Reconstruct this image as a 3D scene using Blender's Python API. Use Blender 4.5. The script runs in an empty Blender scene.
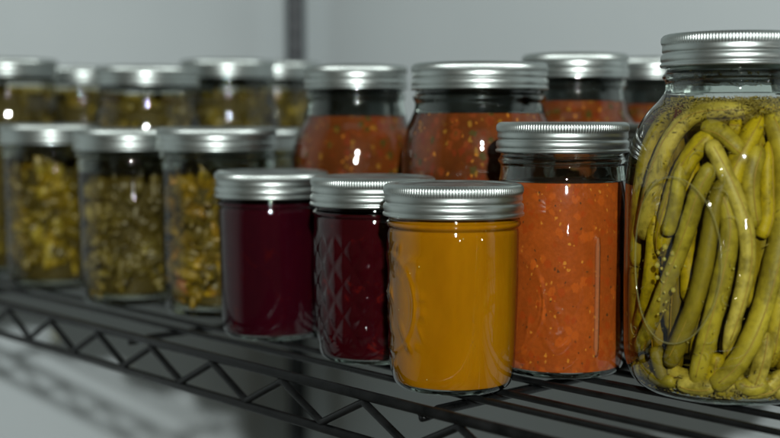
import bpy, math, random
import numpy as np
from mathutils import Vector, Matrix

random.seed(7)
rng = np.random.default_rng(7)
PI = math.pi
scene = bpy.context.scene
C = scene.collection

# ------------------------------------------------------------------ camera
# metres; the top of the shelf is z = 0, the camera stands at x = y = 0
cam_d = bpy.data.cameras.new('camera')
cam = bpy.data.objects.new('camera', cam_d)
C.objects.link(cam)
scene.camera = cam
cam.location = (0, 0, 0.1378)
cam.rotation_euler = (math.radians(90 - 4.724), 0, 0)
cam_d.sensor_width = 36
cam_d.lens = 55.85
cam_d.clip_start = 0.01
cam_d.clip_end = 50
cam_d.dof.use_dof = True
cam_d.dof.focus_distance = 0.622
cam_d.dof.aperture_fstop = 4.9
cam_d.dof.aperture_blades = 0

# ------------------------------------------------------------------ world and lamps
w = bpy.data.worlds.new('World')
scene.world = w
w.use_nodes = True
bgn = w.node_tree.nodes['Background']
bgn.inputs[0].default_value = (1.0, 0.86, 0.48, 1)
bgn.inputs[1].default_value = 0.036


def area(name, loc, aim, size, power, col, size_y=None):
    l = bpy.data.lights.new(name, 'AREA')
    l.shape = 'RECTANGLE' if size_y else 'DISK'
    l.size = size
    if size_y:
        l.size_y = size_y
    l.energy = power
    l.color = col
    o = bpy.data.objects.new(name, l)
    C.objects.link(o)
    o.location = loc
    o.rotation_euler = (Vector(aim) - Vector(loc)).to_track_quat('-Z', 'Y').to_euler()
    return o


area('flash_lamp', (0.10, -1.0, 0.618), (0.0, 0.85, 0.0), 0.046, 42.5, (0.95, 1.0, 0.98))
area('room_lamp', (0.16, -0.20, 0.035), (0.0, 0.8, 0.08), 0.024, 0.11, (1.0, 0.98, 0.95))
area('room_lamp', (0.90, -0.20, 0.020), (0.0, 0.8, 0.08), 0.030, 0.30, (1.0, 0.98, 0.95))
area('overhead_fill', (-0.15, 0.15, 1.6), (-0.05, 0.95, 0.0), 0.9, 0.5, (0.93, 1.0, 1.0), 0.5)  # added soft fill from above for the lids and upper wall

scene.view_settings.view_transform = 'Standard'
scene.view_settings.look = 'None'
scene.view_settings.gamma = 1
scene.view_settings.exposure = 0.0
scene.cycles.max_bounces = 12
scene.cycles.transparent_max_bounces = 40
scene.cycles.transmission_bounces = 10
scene.cycles.glossy_bounces = 5
scene.cycles.diffuse_bounces = 3
scene.cycles.caustics_reflective = False
scene.cycles.caustics_refractive = False
scene.cycles.use_denoising = True
scene.cycles.sample_clamp_indirect = 4

# ------------------------------------------------------------------ materials
def mat(name):
    m = bpy.data.materials.new(name)
    m.use_nodes = True
    nt = m.node_tree
    nt.nodes.clear()
    out = nt.nodes.new('ShaderNodeOutputMaterial')
    return m, nt, out


def N(nt, kind, **kw):
    n = nt.nodes.new(kind)
    for k, v in kw.items():
        if k.startswith('_'):
            setattr(n, k[1:], v)
        else:
            key = k.replace('__', ' ')
            n.inputs[int(key[1:]) if key[0] == 'i' and key[1:].isdigit() else key].default_value = v
    return n


def ramp(nt, src, stops, interp='LINEAR'):
    r = nt.nodes.new('ShaderNodeValToRGB')
    r.color_ramp.interpolation = interp
    els = r.color_ramp.elements
    while len(els) < len(stops):
        els.new(0.5)
    for e, (p, c) in zip(els, stops):
        e.position = p
        e.color = tuple(c) + (1,) if len(c) == 3 else c
    nt.links.new(src, r.inputs[0])
    return r


def mixc(nt, fac, a, b, mode='MIX'):
    m = nt.nodes.new('ShaderNodeMix')
    m.data_type = 'RGBA'
    m.blend_type = mode
    for sock, v in ((0, fac), (6, a), (7, b)):
        if isinstance(v, (int, float)):
            m.inputs[sock].default_value = v
        elif isinstance(v, tuple):
            m.inputs[sock].default_value = v + (1,) if len(v) == 3 else v
        else:
            nt.links.new(v, m.inputs[sock])
    return m.outputs[2]


def coords(nt, scale=(1, 1, 1), offset=(0, 0, 0)):
    tc = nt.nodes.new('ShaderNodeTexCoord')
    mp = nt.nodes.new('ShaderNodeMapping')
    mp.inputs['Scale'].default_value = scale
    mp.inputs['Location'].default_value = offset
    nt.links.new(tc.outputs['Object'], mp.inputs['Vector'])
    return mp.outputs[0]


def noise(nt, vec, scale, detail=4, rough=0.55, dist=0.0):
    n = nt.nodes.new('ShaderNodeTexNoise')
    n.inputs['Scale'].default_value = scale
    n.inputs['Detail'].default_value = detail
    n.inputs['Roughness'].default_value = rough
    n.inputs['Distortion'].default_value = dist
    nt.links.new(vec, n.inputs['Vector'])
    return n.outputs['Fac']


def voronoi(nt, vec, scale, out='Distance', rnd=1.0):
    n = nt.nodes.new('ShaderNodeTexVoronoi')
    n.inputs['Scale'].default_value = scale
    n.inputs['Randomness'].default_value = rnd
    nt.links.new(vec, n.inputs['Vector'])
    return n.outputs[out]


def bump(nt, h, strength, dist):
    b = nt.nodes.new('ShaderNodeBump')
    b.inputs['Strength'].default_value = strength
    b.inputs['Distance'].default_value = dist
    nt.links.new(h, b.inputs['Height'])
    return b.outputs[0]


def principled(nt, out, **kw):
    p = nt.nodes.new('ShaderNodeBsdfPrincipled')
    for k, v in kw.items():
        p.inputs[k.replace('_', ' ')].default_value = v
    nt.links.new(p.outputs[0], out.inputs[0])
    return p


# painted wall
def wall_mat():
    m, nt, out = mat('white_wall_paint')
    v = coords(nt)
    n1 = noise(nt, v, 2.2, 3)
    n2 = noise(nt, v, 160, 3)
    col = ramp(nt, n1, [(0.3, (0.485, 0.530, 0.542)), (0.7, (0.545, 0.585, 0.592))])
    p = principled(nt, out, Roughness=0.55)
    nt.links.new(col.outputs[0], p.inputs['Base Color'])
    nt.links.new(bump(nt, n2, 0.25, 0.001), p.inputs['Normal'])
    return m


def floor_mat():
    m, nt, out = mat('grey_floor_paint')
    v = coords(nt)
    col = ramp(nt, noise(nt, v, 6, 5), [(0.3, (0.09, 0.08, 0.06)), (0.7, (0.14, 0.125, 0.10))])
    p = principled(nt, out, Roughness=0.6)
    nt.links.new(col.outputs[0], p.inputs['Base Color'])
    return m


# black epoxy coat on the shelf wires
def black_mat():
    m, nt, out = mat('black_epoxy_coat')
    v = coords(nt)
    n1 = noise(nt, v, 90, 4)
    n2 = noise(nt, v, 900, 2)
    col = ramp(nt, n1, [(0.35, (0.002, 0.0022, 0.0022)), (0.75, (0.006, 0.0062, 0.0062))])
    ro = ramp(nt, n1, [(0.3, (0.26,) * 3), (0.8, (0.48,) * 3)])
    p = principled(nt, out)
    p.inputs['Specular IOR Level'].default_value = 0.2
    nt.links.new(col.outputs[0], p.inputs['Base Color'])
    nt.links.new(ro.outputs[0], p.inputs['Roughness'])
    nt.links.new(bump(nt, n2, 0.25, 0.0004), p.inputs['Normal'])
    return m


# tinned steel of the screw bands
def tin_mat(name, rough, base):
    m, nt, out = mat(name)
    v = coords(nt)
    vs = coords(nt, (40, 40, 900))
    n1 = noise(nt, v, 70, 5)
    n2 = noise(nt, vs, 1.0, 4)
    col = ramp(nt, n1, [(0.3, tuple(c * 0.86 for c in base)), (0.7, base)])
    ro = ramp(nt, n2, [(0.2, (rough - 0.07,) * 3), (0.8, (rough + 0.08,) * 3)])
    p = principled(nt, out, Metallic=1.0)
    nt.links.new(col.outputs[0], p.inputs['Base Color'])
    nt.links.new(ro.outputs[0], p.inputs['Roughness'])
    nt.links.new(bump(nt, n2, 0.10, 0.0003), p.inputs['Normal'])
    return m


# thin glass wall where the food touches it: clear with a Fresnel gloss
def glass_wall_mat(name='clear_glass_wall', haze=0.0, hcol=(0.7, 0.7, 0.62)):
    m, nt, out = mat(name)
    v = coords(nt)
    nrm = bump(nt, noise(nt, v, 55, 2), 0.10, 0.002)
    lw = N(nt, 'ShaderNodeLayerWeight', Blend=0.5)
    nt.links.new(nrm, lw.inputs['Normal'])
    pw = nt.nodes.new('ShaderNodeMath'); pw.operation = 'POWER'
    nt.links.new(lw.outputs['Facing'], pw.inputs[0]); pw.inputs[1].default_value = 5.0
    fr = nt.nodes.new('ShaderNodeMath'); fr.operation = 'MULTIPLY_ADD'
    nt.links.new(pw.outputs[0], fr.inputs[0]); fr.inputs[1].default_value = 0.9; fr.inputs[2].default_value = 0.04
    tr = N(nt, 'ShaderNodeBsdfTransparent')
    tcol = ramp(nt, lw.outputs['Facing'], [(0.0, (0.95, 0.96, 0.95)), (0.45, (0.88, 0.89, 0.87)), (0.75, (0.55, 0.56, 0.54)), (1.0, (0.25, 0.26, 0.25))])
    nt.links.new(tcol.outputs[0], tr.inputs['Color'])
    gl = N(nt, 'ShaderNodeBsdfGlossy', Roughness=0.035)
    gl.inputs['Color'].default_value = (1, 1, 1, 1)
    nt.links.new(nrm, gl.inputs['Normal'])
    mx = nt.nodes.new('ShaderNodeMixShader')
    nt.links.new(fr.outputs[0], mx.inputs[0])
    nt.links.new(tr.outputs[0], mx.inputs[1])
    nt.links.new(gl.outputs[0], mx.inputs[2])
    last = mx.outputs[0]
    if haze:
        df = N(nt, 'ShaderNodeBsdfDiffuse')
        df.inputs['Color'].default_value = hcol + (1,)
        m2 = nt.nodes.new('ShaderNodeMixShader')
        hz = ramp(nt, noise(nt, v, 45, 4), [(0.3, (haze * 0.75,) * 3), (0.7, (min(1, haze * 1.2),) * 3)])
        nt.links.new(hz.outputs[0], m2.inputs[0])
        nt.links.new(last, m2.inputs[1])
        nt.links.new(df.outputs[0], m2.inputs[2])
        last = m2.outputs[0]
    nt.links.new(last, out.inputs[0])
    return m


def glass_solid_mat(name='clear_solid_glass', ior=1.5):
    m, nt, out = mat(name)
    v = coords(nt)
    g = N(nt, 'ShaderNodeBsdfGlass', Roughness=0.01, IOR=ior)
    g.inputs['Color'].default_value = (0.93, 0.96, 0.94, 1)
    nt.links.new(bump(nt, noise(nt, v, 80, 2), 0.15, 0.002), g.inputs['Normal'])
    nt.links.new(g.outputs[0], out.inputs[0])
    return m


def jelly_mat(name, deep, light, sss, rad, streak=None, lumps=60):
    m, nt, out = mat(name)
    v = coords(nt)
    vv = coords(nt, (1, 1, 0.35))
    n1 = noise(nt, vv, 30, 4)
    col = ramp(nt, n1, [(0.3, deep), (0.75, light)]).outputs[0]
    pulp = ramp(nt, noise(nt, vv, 240, 4, 0.7), [(0.35, (0.12,) * 3), (0.6, (0,) * 3)])
    col = mixc(nt, pulp.outputs[0], col, tuple(c * 0.75 for c in deep))
    if streak:
        k = ramp(nt, noise(nt, v, lumps, 3, 0.6, 1.2), [(0.60, (0,) * 3), (0.72, (1,) * 3)])
        col = mixc(nt, k.outputs[0], col, streak)
    p = principled(nt, out, Roughness=0.35)
    p.inputs['Specular IOR Level'].default_value = 0.0
    p.inputs['Subsurface Weight'].default_value = sss
    p.inputs['Subsurface Radius'].default_value = rad
    p.inputs['Subsurface Scale'].default_value = 0.0025
    nt.links.new(col, p.inputs['Base Color'])
    nt.links.new(bump(nt, noise(nt, v, 120, 3), 0.15, 0.001), p.inputs['Normal'])
    return m


def salsa_mat(name, base, dark, off=(0, 0, 0), green=0.5, coarse=1.0):
    m, nt, out = mat(name)
    v = coords(nt, offset=off)
    big = noise(nt, v, 26 * coarse, 4, 0.6)
    fine = noise(nt, v, 420 * coarse, 3, 0.7)
    col = ramp(nt, big, [(0.30, dark), (0.62, base)]).outputs[0]
    col = mixc(nt, ramp(nt, fine, [(0.40, (0.35,) * 3), (0.62, (0,) * 3)]).outputs[0], col, tuple(c * 0.55 for c in base))

    def specks(scale, size, keep, colour, offs, prev):
        vec = coords(nt, (1, 1, 0.8), offs)
        nz = nt.nodes.new('ShaderNodeTexNoise')
        nz.inputs['Scale'].default_value = scale * 1.6
        nz.inputs['Detail'].default_value = 2
        nt.links.new(vec, nz.inputs['Vector'])
        sc = nt.nodes.new('ShaderNodeVectorMath'); sc.operation = 'SCALE'
        nt.links.new(nz.outputs['Color'], sc.inputs[0]); sc.inputs['Scale'].default_value = 0.85 / scale
        ad = nt.nodes.new('ShaderNodeVectorMath'); ad.operation = 'ADD'
        nt.links.new(vec, ad.inputs[0]); nt.links.new(sc.outputs[0], ad.inputs[1])
        vo = nt.nodes.new('ShaderNodeTexVoronoi')
        vo.inputs['Scale'].default_value = scale
        nt.links.new(ad.outputs[0], vo.inputs['Vector'])
        sep = nt.nodes.new('ShaderNodeSeparateColor')
        nt.links.new(vo.outputs['Color'], sep.inputs[0])
        # the size of each piece varies with its own random number
        sz = nt.nodes.new('ShaderNodeMath'); sz.operation = 'MULTIPLY_ADD'
        nt.links.new(sep.outputs[1], sz.inputs[0]); sz.inputs[1].default_value = -0.5 * size; sz.inputs[2].default_value = 0.5 * size
        dd = nt.nodes.new('ShaderNodeMath'); dd.operation = 'SUBTRACT'
        nt.links.new(vo.outputs['Distance'], dd.inputs[0]); nt.links.new(sz.outputs[0], dd.inputs[1])
        d = ramp(nt, dd.outputs[0], [(size * 0.35, (1,) * 3), (size * 0.75, (0,) * 3)])
        kk = ramp(nt, sep.outputs[0], [(keep, (1,) * 3), (keep + 0.01, (0,) * 3)])
        mm = nt.nodes.new('ShaderNodeMath')
        mm.operation = 'MULTIPLY'
        nt.links.new(d.outputs[0], mm.inputs[0])
        nt.links.new(kk.outputs[0], mm.inputs[1])
        return mixc(nt, mm.outputs[0], prev, colour)
    k = coarse
    f = 0.5 if green else 1.0
    col = specks(430 * k, 0.38, 0.13, (0.42, 0.15, 0.016), (0.3 + off[0], 0, 0), col)
    col = specks(520 * k, 0.36, 0.11, (0.085, 0.028, 0.008), (0, 0.4 + off[0], 0), col)
    col = specks(230 * k, 0.60, 0.20, (0.33 * f, 0.065 * f, 0.007), (0, 0, 0.7 + off[0]), col)
    col = specks(270 * k, 0.60, 0.20, (0.27 * f, 0.042 * f, 0.005), (0.5, 0, 0.2 + off[0]), col)
    if green:
        col = specks(230 * k, 0.5, 0.20 * green, (0.06, 0.040, 0.007), (0.9, 0.2 + off[0], 0), col)
        col = specks(330 * k, 0.45, 0.12 * green, (0.22, 0.10, 0.012), (0.1, 0.7 + off[0], 0.5), col)
    p = principled(nt, out, Roughness=0.4)
    p.inputs['Specular IOR Level'].default_value = 0.03
    p.inputs['Subsurface Weight'].default_value = 0.3
    p.inputs['Subsurface Radius'].default_value = (1, 0.3, 0.1)
    p.inputs['Subsurface Scale'].default_value = 0.003
    nt.links.new(col, p.inputs['Base Color'])
    nt.links.new(bump(nt, noise(nt, v, 260 * coarse, 4), 0.35, 0.001), p.inputs['Normal'])
    return m


def chunk_mat(name, stops, off=0.0):
    m, nt, out = mat(name)
    v = coords(nt, offset=(off, off, 0))
    rnd = voronoi(nt, v, 85, 'Color')
    sep = nt.nodes.new('ShaderNodeSeparateColor')
    nt.links.new(rnd, sep.inputs[0])
    col = ramp(nt, sep.outputs[0], stops).outputs[0]
    col = mixc(nt, ramp(nt, noise(nt, v, 140, 4), [(0.35, (0.6,) * 3), (0.65, (0,) * 3)]).outputs[0], col, (0.10, 0.07, 0.008))
    col = mixc(nt, ramp(nt, noise(nt, v, 38, 3), [(0.40, (0.75,) * 3), (0.60, (0,) * 3)]).outputs[0], col, (0.055, 0.040, 0.006))
    p = principled(nt, out, Roughness=0.45)
    p.inputs['Subsurface Weight'].default_value = 0.25
    p.inputs['Subsurface Radius'].default_value = (1, 0.7, 0.2)
    p.inputs['Subsurface Scale'].default_value = 0.003
    nt.links.new(col, p.inputs['Base Color'])
    nt.links.new(bump(nt, noise(nt, v, 250, 3), 0.4, 0.001), p.inputs['Normal'])
    return m


def brine_mat(name, absorb, density):
    m, nt, out = mat(name)
    tr = N(nt, 'ShaderNodeBsdfTransparent', Color=(1, 1, 1, 1))
    nt.links.new(tr.outputs[0], out.inputs[0])
    va = N(nt, 'ShaderNodeVolumeAbsorption', Density=density)
    va.inputs['Color'].default_value = absorb
    nt.links.new(va.outputs[0], out.inputs['Volume'])
    return m


def bean_mat(name, a, b, off):
    m, nt, out = mat(name)
    v = coords(nt, offset=(off, 0, 0))
    n1 = noise(nt, v, 34, 4, 0.6)
    n2 = noise(nt, v, 420, 3, 0.7)
    n3 = noise(nt, v, 130, 4, 0.65)
    col = ramp(nt, n1, [(0.32, a), (0.66, b)]).outputs[0]
    col = mixc(nt, ramp(nt, n3, [(0.34, (0.85,) * 3), (0.56, (0,) * 3)]).outputs[0], col, (0.115, 0.088, 0.006))
    col = mixc(nt, ramp(nt, n2, [(0.66, (0,) * 3), (0.74, (0.55,) * 3)]).outputs[0], col, (0.09, 0.07, 0.01))
    p = principled(nt, out, Roughness=0.5)
    p.inputs['Specular IOR Level'].default_value = 0.2
    p.inputs['Subsurface Weight'].default_value = 0.25
    p.inputs['Subsurface Radius'].default_value = (1, 0.8, 0.2)
    p.inputs['Subsurface Scale'].default_value = 0.003
    nt.links.new(col, p.inputs['Base Color'])
    nt.links.new(bump(nt, n3, 0.35, 0.001), p.inputs['Normal'])
    return m


def plain(name, col, rough=0.5, metal=0.0, trans=0.0):
    m, nt, out = mat(name)
    p = principled(nt, out, Roughness=rough, Metallic=metal)
    v = coords(nt)
    c = ramp(nt, noise(nt, v, 120, 3), [(0.3, tuple(x * 0.8 for x in col)), (0.7, col)])
    nt.links.new(c.outputs[0], p.inputs['Base Color'])
    if trans:
        p.inputs['Transmission Weight'].default_value = trans
    return m


M_WALL = wall_mat()
M_FLOOR = floor_mat()
M_BLACK = black_mat()
M_BAND = tin_mat('tinned_steel_band', 0.37, (0.47, 0.51, 0.49))
M_DISC = tin_mat('tinned_steel_disc', 0.36, (0.36, 0.38, 0.37))
M_GW = glass_wall_mat()
M_GH = glass_wall_mat('smeared_glass_wall', 0.8, (0.22, 0.165, 0.115))
M_OF = glass_wall_mat('olive_film', 0.75, (0.16, 0.12, 0.02))
M_GS = glass_solid_mat()
M_GR = glass_wall_mat('highlight_tinted_relief', 0.12, (0.42, 0.37, 0.13))  # pale olive diffuse paints the bright highlights along the moulded lines
M_AMBER = jelly_mat('amber_jelly', (0.225, 0.083, 0.0004), (0.300, 0.122, 0.0015), 0.6, (1, 0.35, 0.05))
M_PLUM = jelly_mat('plum_jelly', (0.017, 0.0008, 0.0034), (0.027, 0.0012, 0.0042), 0.2, (1, 0.1, 0.1), (0.040, 0.0018, 0.0025), 75)
M_CHERRY = jelly_mat('cherry_jelly', (0.018, 0.0007, 0.0020), (0.030, 0.0012, 0.0028), 0.2, (1, 0.1, 0.1), (0.075, 0.003, 0.002), 90)
M_TOMATO = salsa_mat('tomato_sauce', (0.310, 0.062, 0.008), (0.225, 0.042, 0.005), green=0.0)
M_SALSA = salsa_mat('chunky_salsa', (0.15, 0.034, 0.006), (0.060, 0.015, 0.003), (0.5, 0, 0), 1.0, 0.85)
YEL = [(0.0, (0.09, 0.070, 0.006)), (0.4, (0.20, 0.145, 0.007)), (0.75, (0.34, 0.235, 0.010)), (1.0, (0.45, 0.36, 0.05))]
GRN = [(0.0, (0.045, 0.037, 0.008)), (0.4, (0.10, 0.08, 0.014)), (0.8, (0.20, 0.16, 0.035)), (1.0, (0.42, 0.35, 0.11))]
ORG = [(0.0, (0.12, 0.085, 0.005)), (0.45, (0.26, 0.175, 0.006)), (0.8, (0.38, 0.235, 0.010)), (0.96, (0.40, 0.20, 0.012)), (1.0, (0.34, 0.05, 0.01))]
DKG = [(0.0, (0.06, 0.052, 0.007)), (0.5, (0.14, 0.11, 0.009)), (1.0, (0.26, 0.20, 0.018))]
M_YEL = chunk_mat('yellow_pickle_pieces', YEL)
M_GRN = chunk_mat('pale_pickle_pieces', GRN, 0.3)
M_ORG = chunk_mat('golden_pickle_pieces', ORG, 0.6)
M_DKG = chunk_mat('olive_pickle_pieces', DKG, 0.9)
M_BRINE = brine_mat('pickle_brine', (0.72, 0.61, 0.10, 1), 48)
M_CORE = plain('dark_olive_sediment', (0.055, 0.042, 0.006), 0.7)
M_BEANS = [bean_mat('green_bean_skin', (0.18, 0.144, 0.009), (0.34, 0.275, 0.020), 0.0),
           bean_mat('pale_bean_skin', (0.28, 0.226, 0.030), (0.39, 0.315, 0.050), 0.3),
           bean_mat('olive_bean_skin', (0.10, 0.078, 0.004), (0.19, 0.145, 0.006), 1.2),
           bean_mat('yellow_bean_skin', (0.27, 0.208, 0.004), (0.42, 0.325, 0.007), 0.6)]
M_SEAM = plain('bean_seam', (0.27, 0.17, 0.010), 0.6)
M_DILL = plain('dill_flakes', (0.20, 0.155, 0.016), 0.6)
M_SEED = plain('mustard_seed', (0.55, 0.47, 0.16), 0.4)
m_, nt_, out_ = mat('air_bubble_skin')
g_ = principled(nt_, out_, Roughness=0.08)
g_.inputs['Base Color'].default_value = (0.42, 0.37, 0.07, 1)
g_.inputs['Subsurface Weight'].default_value = 0.5
g_.inputs['Subsurface Scale'].default_value = 0.002
t_ = N(nt_, 'ShaderNodeBsdfTransparent', Color=(0.9, 0.85, 0.5, 1))
x_ = nt_.nodes.new('ShaderNodeMixShader'); x_.inputs[0].default_value = 0.5
nt_.links.new(t_.outputs[0], x_.inputs[1]); nt_.links.new(g_.outputs[0], x_.inputs[2])
nt_.links.new(x_.outputs[0], out_.inputs[0])
M_BUBBLE = m_


# ------------------------------------------------------------------ mesh helpers
class MB:
    def __init__(self):
        self.v, self.f, self.m = [], [], []
        self.n = 0

    def add(self, verts, faces, mi=0):
        self.v.extend([tuple(p) for p in verts])
        self.f.extend([tuple(i + self.n for i in f) for f in faces])
        self.m.extend([mi] * len(faces))
        self.n += len(verts)

    def lathe(self, prof, segs=96, disp=None, mi=0, close=False):
        """prof: list of (r, z); disp(theta array, z) -> radius offset"""
        th = np.linspace(0, 2 * PI, segs, endpoint=False)
        vs = []
        for r, z in prof:
            rr = np.full(segs, r)
            if disp is not None:
                rr = rr + disp(th, z, r)
            vs.append(np.stack([rr * np.cos(th), rr * np.sin(th), np.full(segs, z)], 1))
        vs = np.concatenate(vs)
        fs = []
        n = len(prof)
        for i in range(n if close else n - 1):
            a, b = i * segs, ((i + 1) % n) * segs
            for j in range(segs):
                k = (j + 1) % segs
                fs.append((a + j, a + k, b + k, b + j))
        self.add(vs.tolist(), fs, mi)

    def cap(self, r, z, segs=96, up=True, mi=0):
        vs = [(r * math.cos(2 * PI * j / segs), r * math.sin(2 * PI * j / segs), z) for j in range(segs)] + [(0, 0, z)]
        fs = [(j, (j + 1) % segs, segs) if up else ((j + 1) % segs, j, segs) for j in range(segs)]
        self.add(vs, fs, mi)

    def tube(self, pts, rad, segs=10, caps=True, mi=0):
        pts = [Vector(p) for p in pts]
        n = len(pts)
        rads = rad if isinstance(rad, (list, tuple, np.ndarray)) else [rad] * n
        t0 = (pts[1] - pts[0]).normalized()
        up = Vector((0, 0, 1)) if abs(t0.z) < 0.9 else Vector((1, 0, 0))
        nn = t0.cross(up).normalized()
        vs = []
        for i in range(n):
            t = (pts[min(i + 1, n - 1)] - pts[max(i - 1, 0)]).normalized()
            nn = (nn - t * nn.dot(t)).normalized()
            bb = t.cross(nn)
            for j in range(segs):
                a = 2 * PI * j / segs
                vs.append(pts[i] + (nn * math.cos(a) + bb * math.sin(a)) * rads[i])
        fs = []
        for i in range(n - 1):
            for j in range(segs):
                k = (j + 1) % segs
                fs.append((i * segs + j, i * segs + k, (i + 1) * segs + k, (i + 1) * segs + j))
        if caps:
            fs.append(tuple(range(segs))[::-1])
            fs.append(tuple((n - 1) * segs + j for j in range(segs)))
        self.add(vs, fs, mi)

    def blob(self, c, r, squash=(1, 1, 1), seg=8, ring=6, jit=0.15, rot=None, mi=0):
        R = rot or Matrix.Identity(3)
        c = Vector(c)
        vs = []
        for i in range(1, ring):
            p = PI * i / ring
            for j in range(seg):
                a = 2 * PI * j / seg
                q = Vector((math.sin(p) * math.cos(a) * squash[0], math.sin(p) * math.sin(a) * squash[1], math.cos(p) * squash[2]))
                vs.append(c + R @ (q * r * (1 + random.uniform(-jit, jit))))
        vs.append(c + R @ Vector((0, 0, r * squash[2])))
        vs.append(c - R @ Vector((0, 0, r * squash[2])))
        fs = []
        for i in range(ring - 2):
            for j in range(seg):
                k = (j + 1) % seg
                fs.append((i * seg + j, (i + 1) * seg + j, (i + 1) * seg + k, i * seg + k))
        top, bot = len(vs) - 2, len(vs) - 1
        for j in range(seg):
            k = (j + 1) % seg
            fs.append((j, k, top))
            fs.append(((ring - 2) * seg + k, (ring - 2) * seg + j, bot))
        self.add(vs, fs, mi)

    def box(self, lo, hi, mi=0):
        x0, y0, z0 = lo
        x1, y1, z1 = hi
        vs = [(x0, y0, z0), (x1, y0, z0), (x1, y1, z0), (x0, y1, z0), (x0, y0, z1), (x1, y0, z1), (x1, y1, z1), (x0, y1, z1)]
        self.add(vs, [(3, 2, 1, 0), (4, 5, 6, 7), (0, 1, 5, 4), (1, 2, 6, 5), (2, 3, 7, 6), (3, 0, 4, 7)], mi)

    def build(self, name, mats, parent=None, smooth=True, loc=None):
        me = bpy.data.meshes.new(name)
        me.from_pydata(self.v, [], self.f)
        for m in (mats if isinstance(mats, (list, tuple)) else [mats]):
            me.materials.append(m)
        me.polygons.foreach_set('material_index', self.m)
        me.polygons.foreach_set('use_smooth', [smooth] * len(self.f))
        me.update()
        o = bpy.data.objects.new(name, me)
        C.objects.link(o)
        if parent:
            o.parent = parent
        if loc:
            o.location = loc
        return o


def empty(name, loc, rz=0.0):
    o = bpy.data.objects.new(name, None)
    o.empty_display_size = 0.02
    C.objects.link(o)
    o.location = loc
    o.rotation_euler = (0, 0, rz)
    return o


def tag(o, label=None, cat=None, group=None, kind=None):
    if label: o['label'] = label
    if cat: o['category'] = cat
    if group: o['group'] = group
    if kind: o['kind'] = kind
    return o


def catmull(P, n):
    P = [Vector(p) for p in P]
    P = [P[0] * 2 - P[1]] + P + [P[-1] * 2 - P[-2]]
    out = []
    segs = len(P) - 3
    for i in range(n):
        t = i / (n - 1) * segs
        k = min(int(t), segs - 1)
        t -= k
        a, b, c, d = P[k:k + 4]
        out.append(0.5 * ((2 * b) + (c - a) * t + (2 * a - 5 * b + 4 * c - d) * t * t + (3 * b - a - 3 * c + d) * t ** 3))
    return out


# ------------------------------------------------------------------ the setting
# shelf axes: u runs along the shelf away to the left, s runs across it towards the back wall
UX, UY = -0.678, 0.735
SX, SY = 0.735, 0.678
RZ = math.atan2(UY, UX)          # local +X = u ; local +Y = -s (right handed), so s = -y
def W(u, s, z=0.0):
    return (UX * u + SX * s, UY * u + SY * s, z)


U_END, S_BACK, FLOOR = 1.345, 1.055, -0.95
def setting_box(name, us, ss, zs, m):
    mb = MB()
    (u0, u1), (s0, s1), (z0, z1) = us, ss, zs
    vs = [W(u0, s0, z0), W(u1, s0, z0), W(u1, s1, z0), W(u0, s1, z0), W(u0, s0, z1), W(u1, s0, z1), W(u1, s1, z1), W(u0, s1, z1)]
    mb.add(vs, [(0, 1, 2, 3), (7, 6, 5, 4), (4, 5, 1, 0), (5, 6, 2, 1), (6, 7, 3, 2), (7, 4, 0, 3)])
    return mb.build(name, m, smooth=False)


tag(setting_box('floor', (-3.0, 1.55), (-3.0, 1.30), (FLOOR - 0.1, FLOOR), M_FLOOR), kind='structure')
tag(setting_box('wall', (U_END, U_END + 0.12), (-3.0, S_BACK + 0.12), (FLOOR, 1.9), M_WALL),
    'pale painted wall to the left behind the far end of the black shelf', 'wall', kind='structure')
tag(setting_box('wall', (-3.0, U_END), (S_BACK, S_BACK + 0.12), (FLOOR, 1.9), M_WALL),
    'pale painted wall behind the jars, right of the black shelf post', 'wall', kind='structure')

M_POST = plain('blue_black_post_coat', (0.014, 0.019, 0.024), 0.38)
# ------------------------------------------------------------------ the wire shelf
F0, F1 = 0.403, 0.997            # front and back rail
E0, E1 = -0.085, 1.265            # near and far end
shelf = empty('wire_shelf', W((E0 + E1) / 2, (F0 + F1) / 2, 0))
tag(shelf, 'black wire shelf with a zigzag truss edge carrying all the jars', 'shelf')
OC = Vector(shelf.location)
def L(u, s, z=0.0):
    return Vector(W(u, s, z)) - OC


def line(p, q, n):
    return [p.lerp(q, i / (n - 1)) for i in range(n)]


def truss(a, b, npitch, off, name_parent):
    """top rail, bottom rail and a zigzag rod between two corners a,b = (u,s)"""
    top = MB(); top.tube([L(*a, -0.0028), L(*b, -0.0028)], 0.0028, 12)
    top.build('top_rail', M_BLACK, name_parent)
    bot = MB(); bot.tube([L(*a, -0.0262), L(*b, -0.0262)], 0.0026, 12)
    bot.build('bottom_rail', M_BLACK, name_parent)
    z = MB()
    pts = []
    d = Vector((b[0] - a[0], b[1] - a[1]))
    ln = d.length
    d /= ln
    t = off
    hi = True
    pitch = npitch / 2
    while t <= ln - 0.002:
        zz = -0.0075 if hi else -0.0222
        for dt, dz in ((-0.0022, 0), (0, 0.0012 if hi else -0.0012), (0.0022, 0)):
            pts.append(L(a[0] + d.x * (t + dt), a[1] + d.y * (t + dt), zz + dz))
        t += pitch
        hi = not hi
    z.tube(pts, 0.0021, 10)
    z.build('zigzag_rod', M_BLACK, name_parent)


# apex of the zigzag at u = 0.3726 + k*0.063
truss((E0, F0), (E1, F0), 0.0677, (0.389 - E0) % 0.0677, shelf)
truss((E0, F1), (E1, F1), 0.0629, 0.02, shelf)
truss((E0, F0), (E0, F1), 0.0629, 0.02, shelf)
truss((E1, F0), (E1, F1), 0.0629, 0.02, shelf)

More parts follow.
